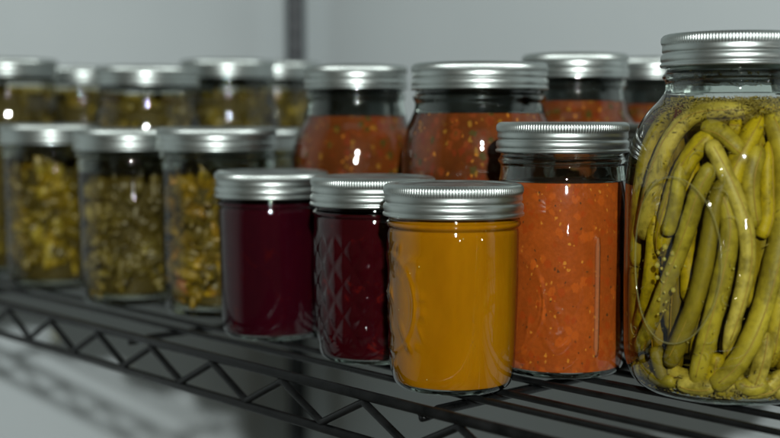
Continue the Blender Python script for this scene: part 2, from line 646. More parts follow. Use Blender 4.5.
# surface wires
svals = [0.4369, 0.4565, 0.488, 0.5141]
while svals[-1] < F1 - 0.035:
    svals.append(svals[-1] + (0.0272 if len(svals) % 2 else 0.0255))
for s in svals:
    mb = MB()
    n = 25
    pts = []
    for i in range(n):
        u = E0 + (E1 - E0) * i / (n - 1)
        pts.append(L(u, s + 0.0004 * math.sin(u * 23 + s * 90), -0.00185))
    mb.tube(pts, 0.00178, 10)
    mb.build('surface_wire', M_BLACK, shelf)
# cross rods in pairs, hooked under the long rails
for u in (0.145, 0.415, 0.688, 0.960, 1.230):
    for du, zz in ((0, -0.0058), (0.0085, -0.0075)):
        mb = MB()
        e = 0.0 if du == 0 else 0.007
        pts = [L(u + du, F0 + 0.0005 + e, -0.0070), L(u + du, F0 + 0.005 + e, -0.0072), L(u + du, F0 + 0.011 + e, zz - 0.0006)]
        pts += [L(u + du, F0 + 0.02 + (F1 - F0 - 0.04) * i / 12, zz) for i in range(13)] + [L(u + du, F1, zz - 0.004)]
        mb.tube(pts, 0.0021, 10)
        mb.build('cross_rod', M_BLACK, shelf)


def post(u, s):
    r = 0.0127
    mb = MB()
    prof = []
    z = FLOOR + 0.01
    prof.append((r * 0.8, z)); prof.append((r, z + 0.002))
    zz = FLOOR + 0.05
    while zz < 0.85:
        prof += [(r, zz - 0.0012), (r - 0.0001, zz - 0.0004), (r - 0.0001, zz + 0.0004), (r, zz + 0.0012)]
        zz += 0.0254
    prof += [(r, 0.858), (r * 0.8, 0.862)]
    mb.lathe(prof, 32)
    mb.cap(r * 0.8, 0.862, 32, True)
    mb.cap(r * 0.8, FLOOR + 0.01, 32, False)
    p = mb.build('post', M_POST, shelf, loc=L(u, s, 0))
    c = MB()
    c.lathe([(r + 0.0005, 0.006), (r + 0.0028, 0.006), (r + 0.0050, -0.030), (r + 0.0005, -0.030)], 32, close=True)
    c.build('collar', M_BLACK, p)
    ft = MB()
    ft.lathe([(0.004, FLOOR + 0.012), (0.013, FLOOR + 0.010), (0.014, FLOOR + 0.002), (0.012, FLOOR)], 24)
    ft.build('foot', M_BLACK, p)
    return p


for u, s in ((E0 - 0.003, F0 - 0.003), (E1 + 0.003, F0 - 0.003), (E0 - 0.003, F1 + 0.003), (E1 + 0.003, F1 + 0.003)):
    post(u, s)


# ------------------------------------------------------------------ lids
def band_mesh(R, h=0.0166, segs=1056):
    """screw band, z measured down from its top at z = 0; R = outer radius"""
    knurls = round(150 * R / 0.0365)
    segs = knurls * (8 if segs > 600 else 6)
    k = R - 0.0365
    def rr(x):
        return x / 1000 + k
    pr = [(29.6, -0.9), (29.7, -0.25), (31.5, -0.05), (33.4, -0.05), (34.6, -0.35), (35.3, -0.95), (35.7, -1.6), (35.85, -2.6),
          (35.9, -3.9), (35.8, -4.9), (35.45, -5.5), (35.35, -6.2), (35.5, -7.2), (35.55, -8.3), (35.3, -8.9), (34.9, -9.4), (35.1, -9.9),
          (35.9, -10.5), (36.15, -11.4), (36.2, -12.5), (36.0, -13.4), (35.65, -14.0), (35.7, -14.5), (36.3, -14.9), (36.5, -15.5),
          (36.3, -16.2), (35.8, -16.5), (35.2, -16.3), (35.0, -15.4), (34.7, -10), (34.6, -3)]
    def disp(th, z, r):
        zz = -z * 1000
        if r < rr(35.1) or zz > 5.3 or zz < 0.7:
            return 0 * th
        a = math.sin(PI * (zz - 0.7) / 4.6) ** 0.6
        return 0.00038 * a * np.maximum(-0.2, np.cos(th * knurls)) - 0.0001
    mb = MB()
    mb.lathe([(rr(a), b / 1000) for a, b in pr][::-1], segs, disp)
    return mb


def disc_mesh(R):
    k = R - 0.0365
    mb = MB()
    pr = [(0.0001, -0.0008), (0.012 + k, -0.0008), (0.0205 + k, -0.0009), (0.022 + k, -0.0013), (0.0232 + k, -0.0013), (0.0245 + k, -0.0008),
          (0.0285 + k, -0.0006), (0.031 + k, -0.0012), (0.0315 + k, -0.0020)]
    mb.lathe(pr[::-1], 96)
    return mb


BAND = {}
def lid(jar, h, R, rz=0.0, seg=1056):
    if (R, seg) not in BAND:
        a = band_mesh(R, segs=seg).build('screw_band', M_BAND, jar, loc=(0, 0, h))
        b = disc_mesh(R).build('lid_disc', M_DISC, jar, loc=(0, 0, h))
        BAND[(R, seg)] = (a.data, b.data)
    else:
        for nm, me in zip(('screw_band', 'lid_disc'), BAND[(R, seg)]):
            o = bpy.data.objects.new(nm, me)
            C.objects.link(o)
            o.parent = jar
            o.location = (0, 0, h)
            o.rotation_euler = (0, 0, rz)


# ------------------------------------------------------------------ jar glass
def smooth_prof(ctrl, step=0.0012):
    """Monotone-ish resampling of (r, z) control points by Catmull-Rom"""
    P = catmull([(r, 0, z) for r, z in ctrl], max(8, int(sum(math.dist(ctrl[i], ctrl[i + 1]) for i in range(len(ctrl) - 1)) / step)))
    return [(p.x, p.z) for p in P]


def clip_prof(prof, z0, z1):
    out = []
    for i, (r, z) in enumerate(prof):
        if i:
            r0, zz0 = prof[i - 1]
            for zc in sorted((z0, z1)):
                if (zz0 - zc) * (z - zc) < 0:
                    t = (zc - zz0) / (z - zz0)
                    out.append((r0 + (r - r0) * t, zc))
        if z0 <= z <= z1:
            out.append((r, z))
    return out


def jar_glass(jar, prof, zbase, zfill, disp=None, segs=128, wall=0.0024, mats=None, solid_neck=True):
    """prof from the base edge up to the mouth. Solid clear foot, thin wall where filled, thick clear neck."""
    mb = MB()
    foot = clip_prof(prof, -1, zbase)
    # foot: solid puck with a slightly domed underside
    mb.lathe([(0.0001, 0.0016), (foot[0][0] - 0.006, 0.0012), (foot[0][0] - 0.003, 0.0002)] + foot, segs, None, 1)
    rt = foot[-1][0]
    mb.lathe([(rt, zbase), (rt - 0.002, zbase - 0.0003), (rt * 0.7, zbase - 0.0008), (0.0001, zbase - 0.001)], segs, None, 1)
    mb.lathe(clip_prof(prof, zbase, zfill), segs, disp, 0)
    neck = clip_prof(prof, zfill, 1)
    if solid_neck:
        inner = [(max(r - wall, 0.001), z) for r, z in neck]
        # keep the inner wall smooth: no beads or threads inside
        rmin = inner[-1][0]
        inner = [(r if z < zfill + 0.004 else max(min(r, inner[max(0, i - 1)][0]), rmin - 0.0006), z) for i, (r, z) in enumerate(inner)]
        mb.lathe(neck + inner[::-1], segs, None, 1, close=True)
    else:
        mb.lathe(neck, segs, None, 0)
    return mb.build('glass', mats or [M_GW, M_GS], jar)


def fill_mesh(prof, zb, zf, gap=0.0011, disp=None, segs=128, meniscus=0.0006):
    body = [(r - gap, z) for r, z in clip_prof(prof, zb + 0.0006, zf)]
    mb = MB()
    mb.lathe([(0.0001, zb + 0.0002), (body[0][0] * 0.8, zb + 0.0002), (body[0][0] - 0.001, zb + 0.0004)] + body, segs, disp)
    r = body[-1][0]
    mb.lathe([(r, zf), (r - 0.0010, zf - meniscus), (r - 0.003, zf - meniscus * 1.6), (r * 0.5, zf - meniscus * 1.8), (0.0001, zf - meniscus * 1.8)], segs)
    return mb


def face_angle(x, y):
    """angle, in the jar's own frame, of the direction towards the camera side"""
    return math.atan2(-y, -x)


def bead(ctrl, zc, r, amp):
    return ctrl


STEP = [0.0012]
# ---- profile of each jar kind: (r, z) in metres
def prof_half_pint(h):
    c = [(26.5, 0), (28.6, 0.7), (30.6, 3.2), (31.8, 8), (32.5, 16), (33.1, 30), (33.6, 50), (33.8, 70), (33.9, h - 26), (33.5, h - 23.4), (33.4, h - 22.6), (34.5, h - 21.4), (34.9, h - 20.4),
         (34.5, h - 19.4), (33.6, h - 18.6), (33.4, h - 18), (33.0, h - 16), (33.0, h - 2)]
    return smooth_prof([(a / 1000, b / 1000) for a, b in c], STEP[0])


def prof_pint(h):
    c = [(29.5, 0), (32.0, 0.7), (34.2, 3.5), (35.6, 9), (36.4, 18), (36.8, 40), (36.8, 70), (36.6, 88), (36.0, 96), (35.0, 102), (34.0, 107), (33.6, h - 24), (34.1, h - 22.6),
         (34.9, h - 21.4), (34.9, h - 20.2), (34.2, h - 19.2), (33.6, h - 18), (33.2, h - 14), (33.2, h - 2)]
    return smooth_prof([(a / 1000, b / 1000) for a, b in c], STEP[0])


def prof_wide_pint(h):
    c = [(33, 0), (35.3, 0.7), (37.2, 3.5), (38.4, 9), (39.2, 22), (40.0, 50), (40.5, 85), (40.5, h - 27), (40.0, h - 23), (41.2, h - 21), (41.2, h - 20), (40.0, h - 18.5), (39.6, h - 14), (39.6, h - 2)]
    return smooth_prof([(a / 1000, b / 1000) for a, b in c], STEP[0])


def prof_quart(h, R):
    c = [(0.74 * R, 0), (0.80 * R, 0.8), (0.875 * R, 3.6), (0.94 * R, 9), (0.985 * R, 18), (R, 34), (R, 60), (R, h - 82), (0.985 * R, h - 68), (0.95 * R, h - 56), (0.88 * R, h - 46), (0.79 * R, h - 38.5),
         (0.70 * R if R > 50 else 0.76 * R, h - 33.5), (34.2, h - 29.5), (33.6, h - 26), (33.8, h - 23.4), (34.9, h - 21.8), (34.9, h - 20.4), (33.8, h - 19), (33.2, h - 16), (33.2, h - 2)]
    return smooth_prof([(a / 1000, b / 1000) for a, b in c], STEP[0])


def prof_wide_quart(h, R):
    c = [(0.78 * R, 0), (0.83 * R, 0.8), (0.90 * R, 3.6), (0.95 * R, 9), (0.985 * R, 18), (R, 34), (R, 60), (R, h - 62), (0.985 * R, h - 50), (0.95 * R, h - 41), (0.89 * R, h - 34),
         (40.8, h - 29), (40.2, h - 25), (41.4, h - 22), (41.4, h - 20.4), (40.0, h - 18.8), (39.6, h - 15), (39.6, h - 2)]
    return smooth_prof([(a / 1000, b / 1000) for a, b in c], STEP[0])


def prof_r(P, z):
    for i in range(1, len(P)):
        if P[i - 1][1] <= z <= P[i][1]:
            t = (z - P[i - 1][1]) / max(1e-9, P[i][1] - P[i - 1][1])
            return P[i - 1][0] + t * (P[i][0] - P[i - 1][0])
    return P[0][0]


def smooth01(x):
    x = np.clip(x, 0, 1)
    return x * x * (3 - 2 * x)


def wrap(a):
    return (a + PI) % (2 * PI) - PI


def medallion(front, phi0, zc, a, b, R, amp=0.00055, wid=0.0008, seed=1, scrolls=True):
    """relief of an oval frame with leafy scrolls, moulded in the glass; phi counts to the right as seen"""
    rs = np.random.default_rng(seed)
    blobs = []
    if scrolls:
        for i in range(26):          # leaves round the frame
            an = rs.uniform(-PI, PI)
            q = rs.uniform(1.12, 1.38)
            blobs.append((q * a * math.cos(an), q * b * math.sin(an), rs.uniform(0.0008, 0.0020), rs.uniform(0.0020, 0.0042), an + rs.uniform(-0.8, 0.8)))
        for i in range(14):
            blobs.append((rs.uniform(-0.62, 0.62) * a, rs.uniform(-0.55, 0.55) * b, rs.uniform(0.0008, 0.0016), rs.uniform(0.0022, 0.006), rs.uniform(0, PI)))
    def f(th, z, r):
        phi = wrap(th - front)            # + is anticlockwise from above = to the right as the camera sees it
        x = (phi - phi0) * R
        y = z - zc
        d = np.sqrt((x / a) ** 2 + (y / b) ** 2)
        g = np.abs(d - 1) * min(a, b)
        out = amp * np.exp(-(g / wid) ** 2)
        g2 = np.abs(d - 0.90) * min(a, b)
        out = out + 0.4 * amp * np.exp(-(g2 / (wid * 0.7)) ** 2)
        for bx, by, w1, w2, an in blobs:
            if abs(y - by) > 0.009:
                continue
            cx, cy = x - bx, y - by
            p = cx * math.cos(an) + cy * math.sin(an)
            q = -cx * math.sin(an) + cy * math.cos(an)
            out = out + 0.75 * amp * np.exp(-(p / w2) ** 2 - (q / w1) ** 2)
        return out
    return f


def ridge(front, phi0, z0, z1, wid, R, amp):
    def f(th, z, r):
        x = wrap(th - front - phi0) * R
        k = smooth01(np.array((z - z0) / 0.002)) * smooth01(np.array((z1 - z) / 0.002))
        return amp * k * smooth01((wid - np.abs(x)) / 0.0007)
    return f


def wavy(amp, n, seed):
    rs = np.random.default_rng(seed)
    ks = [(rs.integers(2, n), rs.uniform(20, 140), rs.uniform(0, 6.28)) for _ in range(7)]
    def f(th, z, r):
        o = 0 * th
        for k, q, p in ks:
            o = o + amp / 7 * np.cos(k * th + q * z + p)
        return o
    return f


def quilt(front, n, pitch_z, amp, z0, z1):
    def f(th, z, r):
        k = smooth01(np.array((z - z0) / 0.006)) * smooth01(np.array((z1 - z) / 0.006))
        a = (wrap(th - front) * n / (2 * PI) + z / pitch_z)
        b = (wrap(th - front) * n / (2 * PI) - z / pitch_z)
        ta = 1 - 2 * np.abs(a - np.round(a))
        tb = 1 - 2 * np.abs(b - np.round(b))
        return amp * k * (1 - 2 * np.maximum(1 - np.minimum(2 * (1 - np.maximum(ta, 0)), 1), 0) * 0 - np.maximum(ta, tb) ** 2)
    return f


def both(*fs):
    def f(th, z, r):
        o = 0 * th
        for g in fs:
            o = o + g(th, z, r)
        return o
    return f


def jar_root(name, x, y, label, cat='jar', group=None):
    o = empty(name, (x, y, 0))
    return tag(o, label, cat, group)


# ------------------------------------------------------------------ front row: jellies
G_JELLY = 'short jelly jars at the front of the shelf'
G_PICKLE = 'jars of pickled vegetables'
G_SALSA = 'jars of red salsa'

# amber jelly jar
STEP[0] = 0.0006
x, y, h = 0.0326, 0.6215, 0.1050
j = jar_root('jelly_jar', x, y, 'short jar of amber orange jelly at the very front', group=G_JELLY)
P = prof_half_pint(h * 1000)
fa = face_angle(x, y)
d = both(medallion(fa, math.radians(-72), 0.045, 0.0215, 0.0255, 0.0335, 0.0010, 0.0009, 3), wavy(0.00025, 9, 4))
jar_glass(j, P, 0.0028, h - 0.012, d, 520, solid_neck=False)
fill_mesh(P, 0.0028, h - 0.0135, 0.0010, d, 520).build('jelly', M_AMBER, j)
lid(j, h, 0.0365)

ab = MB()
for i in range(13):
    a = fa + random.uniform(-1.2, 1.2)
    z = random.choice([random.uniform(0.006, 0.022), random.uniform(0.02, 0.085), h - 0.0145])
    rr = prof_r(P, z) - 0.0006
    ab.blob((rr * math.cos(a), rr * math.sin(a), z), random.uniform(0.00012, 0.00030), (1, 1, random.choice([1, 1, 2.2])), 8, 6, 0)
tag(ab.build('air_bubbles', M_SEED, j), kind='stuff')

# cherry jelly jar, quilted glass
x, y, h = -0.0098, 0.6969, 0.1050
j = jar_root('jelly_jar', x, y, 'short quilted jar of dark red jelly, partly behind the amber jar', group=G_JELLY)
P = prof_half_pint(h * 1000)
fa = face_angle(x, y)
d = both(quilt(fa, 18, 0.0185, 0.0010, 0.010, h - 0.030), wavy(0.0002, 7, 8))
jar_glass(j, P, 0.0028, h - 0.012, d, 300, solid_neck=False)
fill_mesh(P, 0.0028, h - 0.0200, 0.0010, d, 300).build('jelly', M_CHERRY, j)
lid(j, h, 0.0365, 0.3)

# plum jelly jar
x, y, h = -0.0756, 0.7713, 0.1050
j = jar_root('jelly_jar', x, y, 'short smooth jar of deep plum jelly, leftmost of the low jars', group=G_JELLY)
P = prof_half_pint(h * 1000)
fa = face_angle(x, y)
d = wavy(0.0003, 7, 2)
jar_glass(j, P, 0.0028, h - 0.012, d, 240, solid_neck=False)
fill_mesh(P, 0.0028, h - 0.0195, 0.0010, d, 240).build('jelly', M_PLUM, j)
lid(j, h, 0.0365, 0.9)

# ------------------------------------------------------------------ tomato sauce pint
x, y, h = 0.0944, 0.6639, 0.1362
j = jar_root('sauce_jar', x, y, 'pint jar of bright orange red tomato sauce right of the amber jelly')
P = prof_pint(h * 1000)
fa = face_angle(x, y)
d = both(medallion(fa, math.radians(-52), 0.041, 0.0245, 0.0285, 0.0368, 0.0008, 0.0009, 12, True),
         ridge(fa, math.radians(31), 0.012, 0.077, 0.0015, 0.0368, 0.0015), wavy(0.00025, 9, 5))
jar_glass(j, P, 0.0034, 0.1045, d, 520)
fill_mesh(P, 0.0034, 0.1045, 0.0010, d, 520).build('tomato_sauce', M_TOMATO, j)
lid(j, h, 0.0365, 0.2)

mbar = MB()
for i in range(1):
    pts = [(prof_r(P, z_), z_) for z_ in [0.013 + 0.063 * q / 30 for q in range(31)]]
    an = fa + math.radians(31)
    mbar.tube([Vector((r_ * math.cos(an), r_ * math.sin(an), z_)) for r_, z_ in pts], [0.0013 * min(1, 0.4 + q * 0.3, 0.4 + (30 - q) * 0.3) for q in range(31)], 10)
mbar.build('moulded_bar', glass_wall_mat('peach_tinted_bar', 0.30, (0.55, 0.22, 0.10)), j)  # peach diffuse tint painted in so the thicker glass reads lighter

# ------------------------------------------------------------------ quart of green beans
x, y, h = 0.1731, 0.6137, 0.1802
RQ = 0.0528
Q = jar_root('bean_jar', x, y, 'tall quart jar packed with pickled green beans at the right edge')
P = prof_quart(h * 1000, RQ * 1000)
fa = face_angle(x, y)
d = both(medallion(fa, math.radians(-31), 0.070, 0.0250, 0.0400, RQ, 0.0010, 0.0009, 21), wavy(0.0003, 9, 6))
jar_glass(Q, P, 0.0030, h - 0.0300, d, 640)
def on_glass(prof, ph, z, out=0.0):
    R = prof_r(prof, z) + out
    return Vector((R * math.cos(ph), R * math.sin(ph), z))


mo = MB()
for q, rd in ((1.0, 0.00050),):
    pts = []
    for i in range(97):
        a = 2 * PI * i / 96
        pts.append(on_glass(P, fa + math.radians(-31) + 0.0252 * q * math.cos(a) / RQ, 0.070 + 0.0402 * q * math.sin(a), 0.0002))
    mo.tube(pts, rd, 8, False)
rs = random.Random(5)
for k in range(16):                      # leafy scrolls round the oval
    a = rs.uniform(0, 2 * PI)
    q = rs.uniform(1.12, 1.36)
    ph, z = fa + math.radians(-31) + 0.0252 * q * math.cos(a) / RQ, 0.070 + 0.0402 * q * math.sin(a)
    c, r0, st = rs.uniform(0, 6.28), rs.uniform(0.0012, 0.0030), rs.choice([-1, 1])
    pts = []
    for i in range(12):
        t = i / 11
        pts.append(on_glass(P, ph + r0 * (1 + t) * math.cos(c + st * t * 2.2) / RQ, z + r0 * (1 + t) * math.sin(c + st * t * 2.2), 0.0002))
    mo.tube(pts, [0.0003 * math.sin(PI * (0.1 + 0.8 * i / 11)) for i in range(12)], 6)
mo.build('moulded_oval', M_GR, Q)
br = fill_mesh(P, 0.0030, h - 0.0315, 0.0009, None, 160)
br.build('brine', M_BRINE, Q)


def bean(jar, pts, rad, mi, a0=0.35, a1=0.35, seam=True, n=44):
    c = catmull(pts, n)
    for _ in range(36):                    # straighten small kinks
        c = [c[0]] + [c[i] * 0.5 + (c[i - 1] + c[i + 1]) * 0.25 for i in range(1, n - 1)] + [c[-1]]
    rads = []
    k = random.uniform(0, 6)
    ln = sum((c[i + 1] - c[i]).length for i in range(n - 1))
    wf = ln / 0.11
    rad *= 1.0
    tp = min(0.30, 0.016 / ln)
    tq = min(0.16, 0.006 / ln)
    flip = random.random() < 0.5
    slim = random.uniform(0.10, 0.26)
    for i in range(n):
        t = i / (n - 1)
        e = 1.0
        t = 1 - t if flip else t
        e = 1.0 - slim * (1 - t) ** 2          # slimmer towards the tip
        if t < tp: e = min(e, 0.16 + 0.84 * math.sin(t / tp * PI / 2) ** 0.8)      # pointed tip
        if t > 1 - tq: e = min(e, 0.62 + 0.38 * math.sin((1 - t) / tq * PI / 2) ** 0.8)   # cut stem end
        rads.append(rad * e * (1 + 0.024 * math.sin(t * 24 * wf + k) + 0.012 * math.sin(t * 61 * wf + k)))
    mb = MB()
    mb.tube(c, rads, 16)
    wr = random.uniform(0, 6)
    q_ = random.randrange(16)
    for i_ in range(n):      # shallow wrinkles and a flattened side
        ctr = c[i_]
        for j_ in range(16):
            p_ = Vector(mb.v[i_ * 16 + j_])
            kk = 1 - 0.09 * math.cos((j_ - q_) * PI / 4) + 0.022 * math.sin(i_ * 2.1 + j_ * 1.3 + wr)
            mb.v[i_ * 16 + j_] = tuple(ctr + (p_ - ctr) * kk)
    # lighter seam line along the side that faces out of the jar
    if seam:
        sp = []
        off = random.uniform(-0.35, 0.35)
        for i in range(2, n - 2):
            p = c[i]
            o = Vector((p.x, p.y, 0)).normalized()
            tn = (c[i + 1] - c[i - 1]).normalized()
            sd = tn.cross(o).normalized()
            o = (o - tn * o.dot(tn)).normalized()
            q = (o + sd * off).normalized()
            sp.append(p + q * (rads[i] * 0.985))
        mb.tube(sp, 0.00030, 6, True, 1)
    return mb.build('green_bean', [M_BEANS[mi], M_SEAM], jar)


SCALE, CXP, HZ = 1940.0, 729.0, 119.0
def jar_pt(px, py, depth, rad):
    """a place just inside the glass, by how far right of the axis and how high it is, depth = how far behind the glass"""
    z = 0.1378 - (py - HZ) / SCALE
    z = max(z, 0.0050 + rad * 0.9)
    z = min(z, h - 0.036 - rad * 0.5)
    R = prof_r(P, z) - 0.0013 - rad - depth
    sn = max(-0.985, min(0.985, (px - CXP) / SCALE / (prof_r(P, z)) ))
    ph = fa + math.asin(sn)
    return Vector((R * math.cos(ph), R * math.sin(ph), z))


def U2(X, Y): return (620 + X / 2.19, 20 + Y / 2.19)
def L2(X, Y): return (620 + X / 2.19, 200 + Y / 2.19)
beans = [
    # (points, radius mm, material, depth mm)
    ([U2(285, 168), U2(215, 172), U2(150, 198), U2(100, 250), U2(70, 320), U2(52, 400), U2(40, 470)], 4.4, 1, 0),
    ([U2(100, 195), U2(60, 235), U2(38, 300), U2(28, 380), L2(22, 40), L2(24, 140)], 4.2, 0, 0.5),
    ([U2(190, 245), U2(145, 285), U2(115, 340), U2(95, 400), L2(80, 60), L2(72, 110)], 4.9, 2, 2.0),
    ([U2(130, 298), U2(122, 360), U2(112, 420), L2(98, 60)], 4.0, 0, 0.4),
    ([U2(197, 308), U2(165, 365), L2(160, 0), L2(130, 90), L2(92, 190), L2(50, 280), L2(28, 330)], 4.3, 0, 0.2),
    ([U2(190, 262), U2(222, 315), U2(252, 375), L2(268, 20), L2(286, 90), L2(265, 190), L2(232, 293)], 4.6, 1, 0),
    ([U2(170, 232), U2(210, 240), U2(245, 268), U2(268, 290)], 4.2, 0, 1.5),
    ([U2(225, 232), U2(262, 236)], 4.6, 2, 6),
    ([U2(312, 205), U2(275, 262), U2(245, 320), U2(228, 375)], 5.2, 2, 3.0),
    ([U2(300, 272), U2(282, 330), U2(288, 400), L2(300, 40)], 4.5, 0, 2.2),
    ([U2(318, 190), U2(342, 255), U2(362, 330), L2(352, 20), L2(340, 110), L2(308, 240), L2(262, 330), L2(208, 418)], 5.0, 0, 0.0),
    ([U2(325, 262), U2(322, 330), U2(326, 410), L2(310, 60)], 4.4, 2, 3.5),
    ([U2(225, 330), U2(205, 380), L2(196, 40), L2(180, 150), L2(145, 250), L2(106, 333)], 4.9, 0, 0.0),
    ([U2(215, 350), U2(238, 410), L2(240, 60), L2(222, 160), L2(192, 270), L2(170, 398)], 4.8, 0, 1.0),
    ([L2(60, 20), L2(54, 120), L2(46, 200), L2(20, 280)], 4.0, 2, 2.5),
    ([L2(352, 100), L2(352, 200), L2(338, 318)], 4.6, 0, 1.5),
    ([L2(74, 300), L2(90, 350), L2(100, 390), L2(125, 428)], 4.2, 0, 0.8),
    ([L2(38, 350), L2(70, 385), L2(95, 405)], 4.6, 0, 1.4),
    ([L2(326, 250), L2(316, 310), L2(300, 362)], 4.0, 1, 0.8),
    ([L2(372, 330), L2(330, 380), L2(285, 425)], 4.4, 1, 0.8),
    ([L2(215, 300), L2(205, 360), L2(200, 400)], 4.0, 2, 3.5),
    ([L2(270, 330), L2(250, 385), L2(215, 425)], 4.0, 0, 3.0),
    ([L2(120, 380), L2(150, 400), L2(180, 420)], 4.2, 0, 3.0),
    ([U2(348, 190), U2(380, 260), U2(400, 340), L2(398, 100), L2(380, 240)], 4.8, 1, 0.5),
    ([U2(400, 180), U2(430, 300), L2(440, 60), L2(430, 200), L2(400, 340)], 4.6, 0, 0.5),
    ([U2(120, 178), U2(170, 170), U2(230, 190)], 4.0, 0, 3.0),
    ([U2(75, 250), U2(60, 340), U2(62, 430), L2(60, 60)], 4.2, 2, 5.5),
    ([U2(385, 190), U2(345, 178), U2(300, 190)], 4.2, 2, 3.0),
]
for pts, rad, mi, dep in beans:
    bean(Q, [jar_pt(px, py, dep / 1000, rad / 1000) for px, py in pts], rad / 1000, 3 if mi == 2 else (2 if random.random() < 0.25 and mi == 0 else mi), random.uniform(0.3, 0.55), random.uniform(0.25, 0.45))
# the rest of the pack, standing more or less upright behind the front layer and round the back
nb = 0
for ring_r, cnt, jit in ((0.036, 16, 0.06), (0.024, 11, 0.08), (0.011, 5, 0.15)):
    for i in range(cnt):
        a = fa + 2 * PI * (i + random.uniform(-0.2, 0.2)) / cnt
        tw = random.uniform(-0.5, 0.5)
        z0 = random.uniform(0.014, 0.028)
        z1 = random.uniform(0.105, 0.136)
        pts = []
        for q in range(5):
            t = q / 4
            z = z0 + (z1 - z0) * t
            rr = min(ring_r, prof_r(P, z) - 0.008) * (1 - 0.12 * math.sin(t * PI * random.uniform(0.7, 1.1)))
            aa = a + tw * (t - 0.5) + random.uniform(-jit, jit)
            pts.append(Vector((rr * math.cos(aa), rr * math.sin(aa), z)))
        bean(Q, pts, random.uniform(0.0040, 0.0048), random.choice([0, 0, 2]), seam=False, n=20)
        nb += 1
for i in range(13):                      # outer layer round the sides and the back
    a = fa + PI + (i - 6) * 0.30
    tw = random.uniform(-0.3, 0.3)
    pts = []
    for q in range(6):
        t = q / 5
        z = 0.018 + t * 0.112
        rr = prof_r(P, z) - 0.0062
        aa = a + tw * (t - 0.5)
        pts.append(Vector((rr * math.cos(aa), rr * math.sin(aa), z)))
    bean(Q, pts, 0.0045, i % 3, seam=False, n=20)

for i in range(14):                      # filling the gaps just behind the front layer
    a = fa + (i - 6.5) * 0.19 + random.uniform(-0.05, 0.05)
    z0 = random.uniform(0.008, 0.02) if i % 2 else random.uniform(0.03, 0.06)
    z1 = random.uniform(0.100, 0.135) if i % 2 == 0 else random.uniform(0.07, 0.11)
    tw = random.uniform(-0.35, 0.35)
    pts = []
    for q in range(6):
        t = q / 5
        z = z0 + t * (z1 - z0)
        rr = min(prof_r(P, z) - 0.0145, 0.0385)
        aa = a + tw * (t - 0.5)
        pts.append(Vector((rr * math.cos(aa), rr * math.sin(aa), z)))
    bean(Q, pts, random.uniform(0.0040, 0.0046), random.choice([0, 2, 3, 0]), n=30)
for i in range(11):                      # broken pieces lying round the bottom
    a = fa + (i - 5) * 0.26 + random.uniform(-0.06, 0.06)
    rad = random.uniform(0.0034, 0.0044)
    ti = random.uniform(-0.9, 0.9)
    pts = []
    for q in range(4):
        t = q / 3 - 0.5
        z = 0.0032 + rad * 0.95 + abs(t * 0.018 * math.sin(ti)) + (0.004 if i % 2 else 0)
        rr = prof_r(P, z) - 0.0012 - rad - (0.003 if i % 2 else 0)
        aa = a + t * 0.020 * math.cos(ti) / rr
        pts.append(Vector((rr * math.cos(aa), rr * math.sin(aa), z)))
    bean(Q, pts, rad, random.choice([0, 2, 1]), n=18)

# dill and spice flakes: drifting under the shoulder, settled on the bottom
fl = MB()
for i in range(3000):
    k = random.random()
    if k < 0.62:
        z = h - 0.0318 - abs(random.gauss(0, 0.0050))
        rr = (prof_r(P, z) - 0.0016) * (1 - abs(random.gauss(0, 0.03)) if random.random() < 0.7 else random.random() ** 0.5)
    elif k < 0.90:
        z = 0.0065 + abs(random.gauss(0, 0.0035))
        rr = (prof_r(P, z) - 0.002) * (1 - abs(random.gauss(0, 0.10)))
    else:
        z = random.uniform(0.01, h - 0.036)
        rr = prof_r(P, z) - random.uniform(0.0014, 0.006)
    a = fa + random.uniform(-1.8, 1.8)
    c = Vector((rr * math.cos(a), rr * math.sin(a), z))
    dirv = Vector((random.gauss(0, 1), random.gauss(0, 1), random.gauss(0, 0.6))).normalized()
    ln = random.uniform(0.0004, 0.0013)
    fl.tube([c - dirv * ln, c, c + dirv * ln + Vector((0, 0, random.uniform(-0.0003, 0.0003)))], random.uniform(0.00012, 0.00028), 5)
# olive brine film and flakes stuck inside the neck
nf = MB()
nf.lathe([(r_ - 0.0030, z_) for r_, z_ in clip_prof(P, h - 0.0250, h - 0.0190)], 96)
nf.build('brine_film', M_OF, Q)

for i in range(90):
    z = random.uniform(h - 0.0265, h - 0.0185)
    rr = prof_r(P, z) - 0.0031
    a = fa + random.uniform(-1.5, 1.5)
    c = Vector((rr * math.cos(a), rr * math.sin(a), z))
    tn = Vector((-math.sin(a), math.cos(a), random.uniform(-0.5, 0.5)))
    ln = random.uniform(0.0003, 0.0013)
    fl.tube([c - tn * ln, c + tn * ln], 0.00022, 5)
tag(fl.build('dill_flakes', M_DILL, Q), kind='stuff')
sd = MB()
for i in range(22):
    z = 0.0055 + abs(random.gauss(0, 0.003))
    rr = prof_r(P, z) - 0.0035 - random.uniform(0, 0.004)
    a = fa + random.uniform(-1.1, 1.1)
    sd.blob((rr * math.cos(a), rr * math.sin(a), z), random.uniform(0.0006, 0.0014), (1, 1, 0.7), jit=0.1)
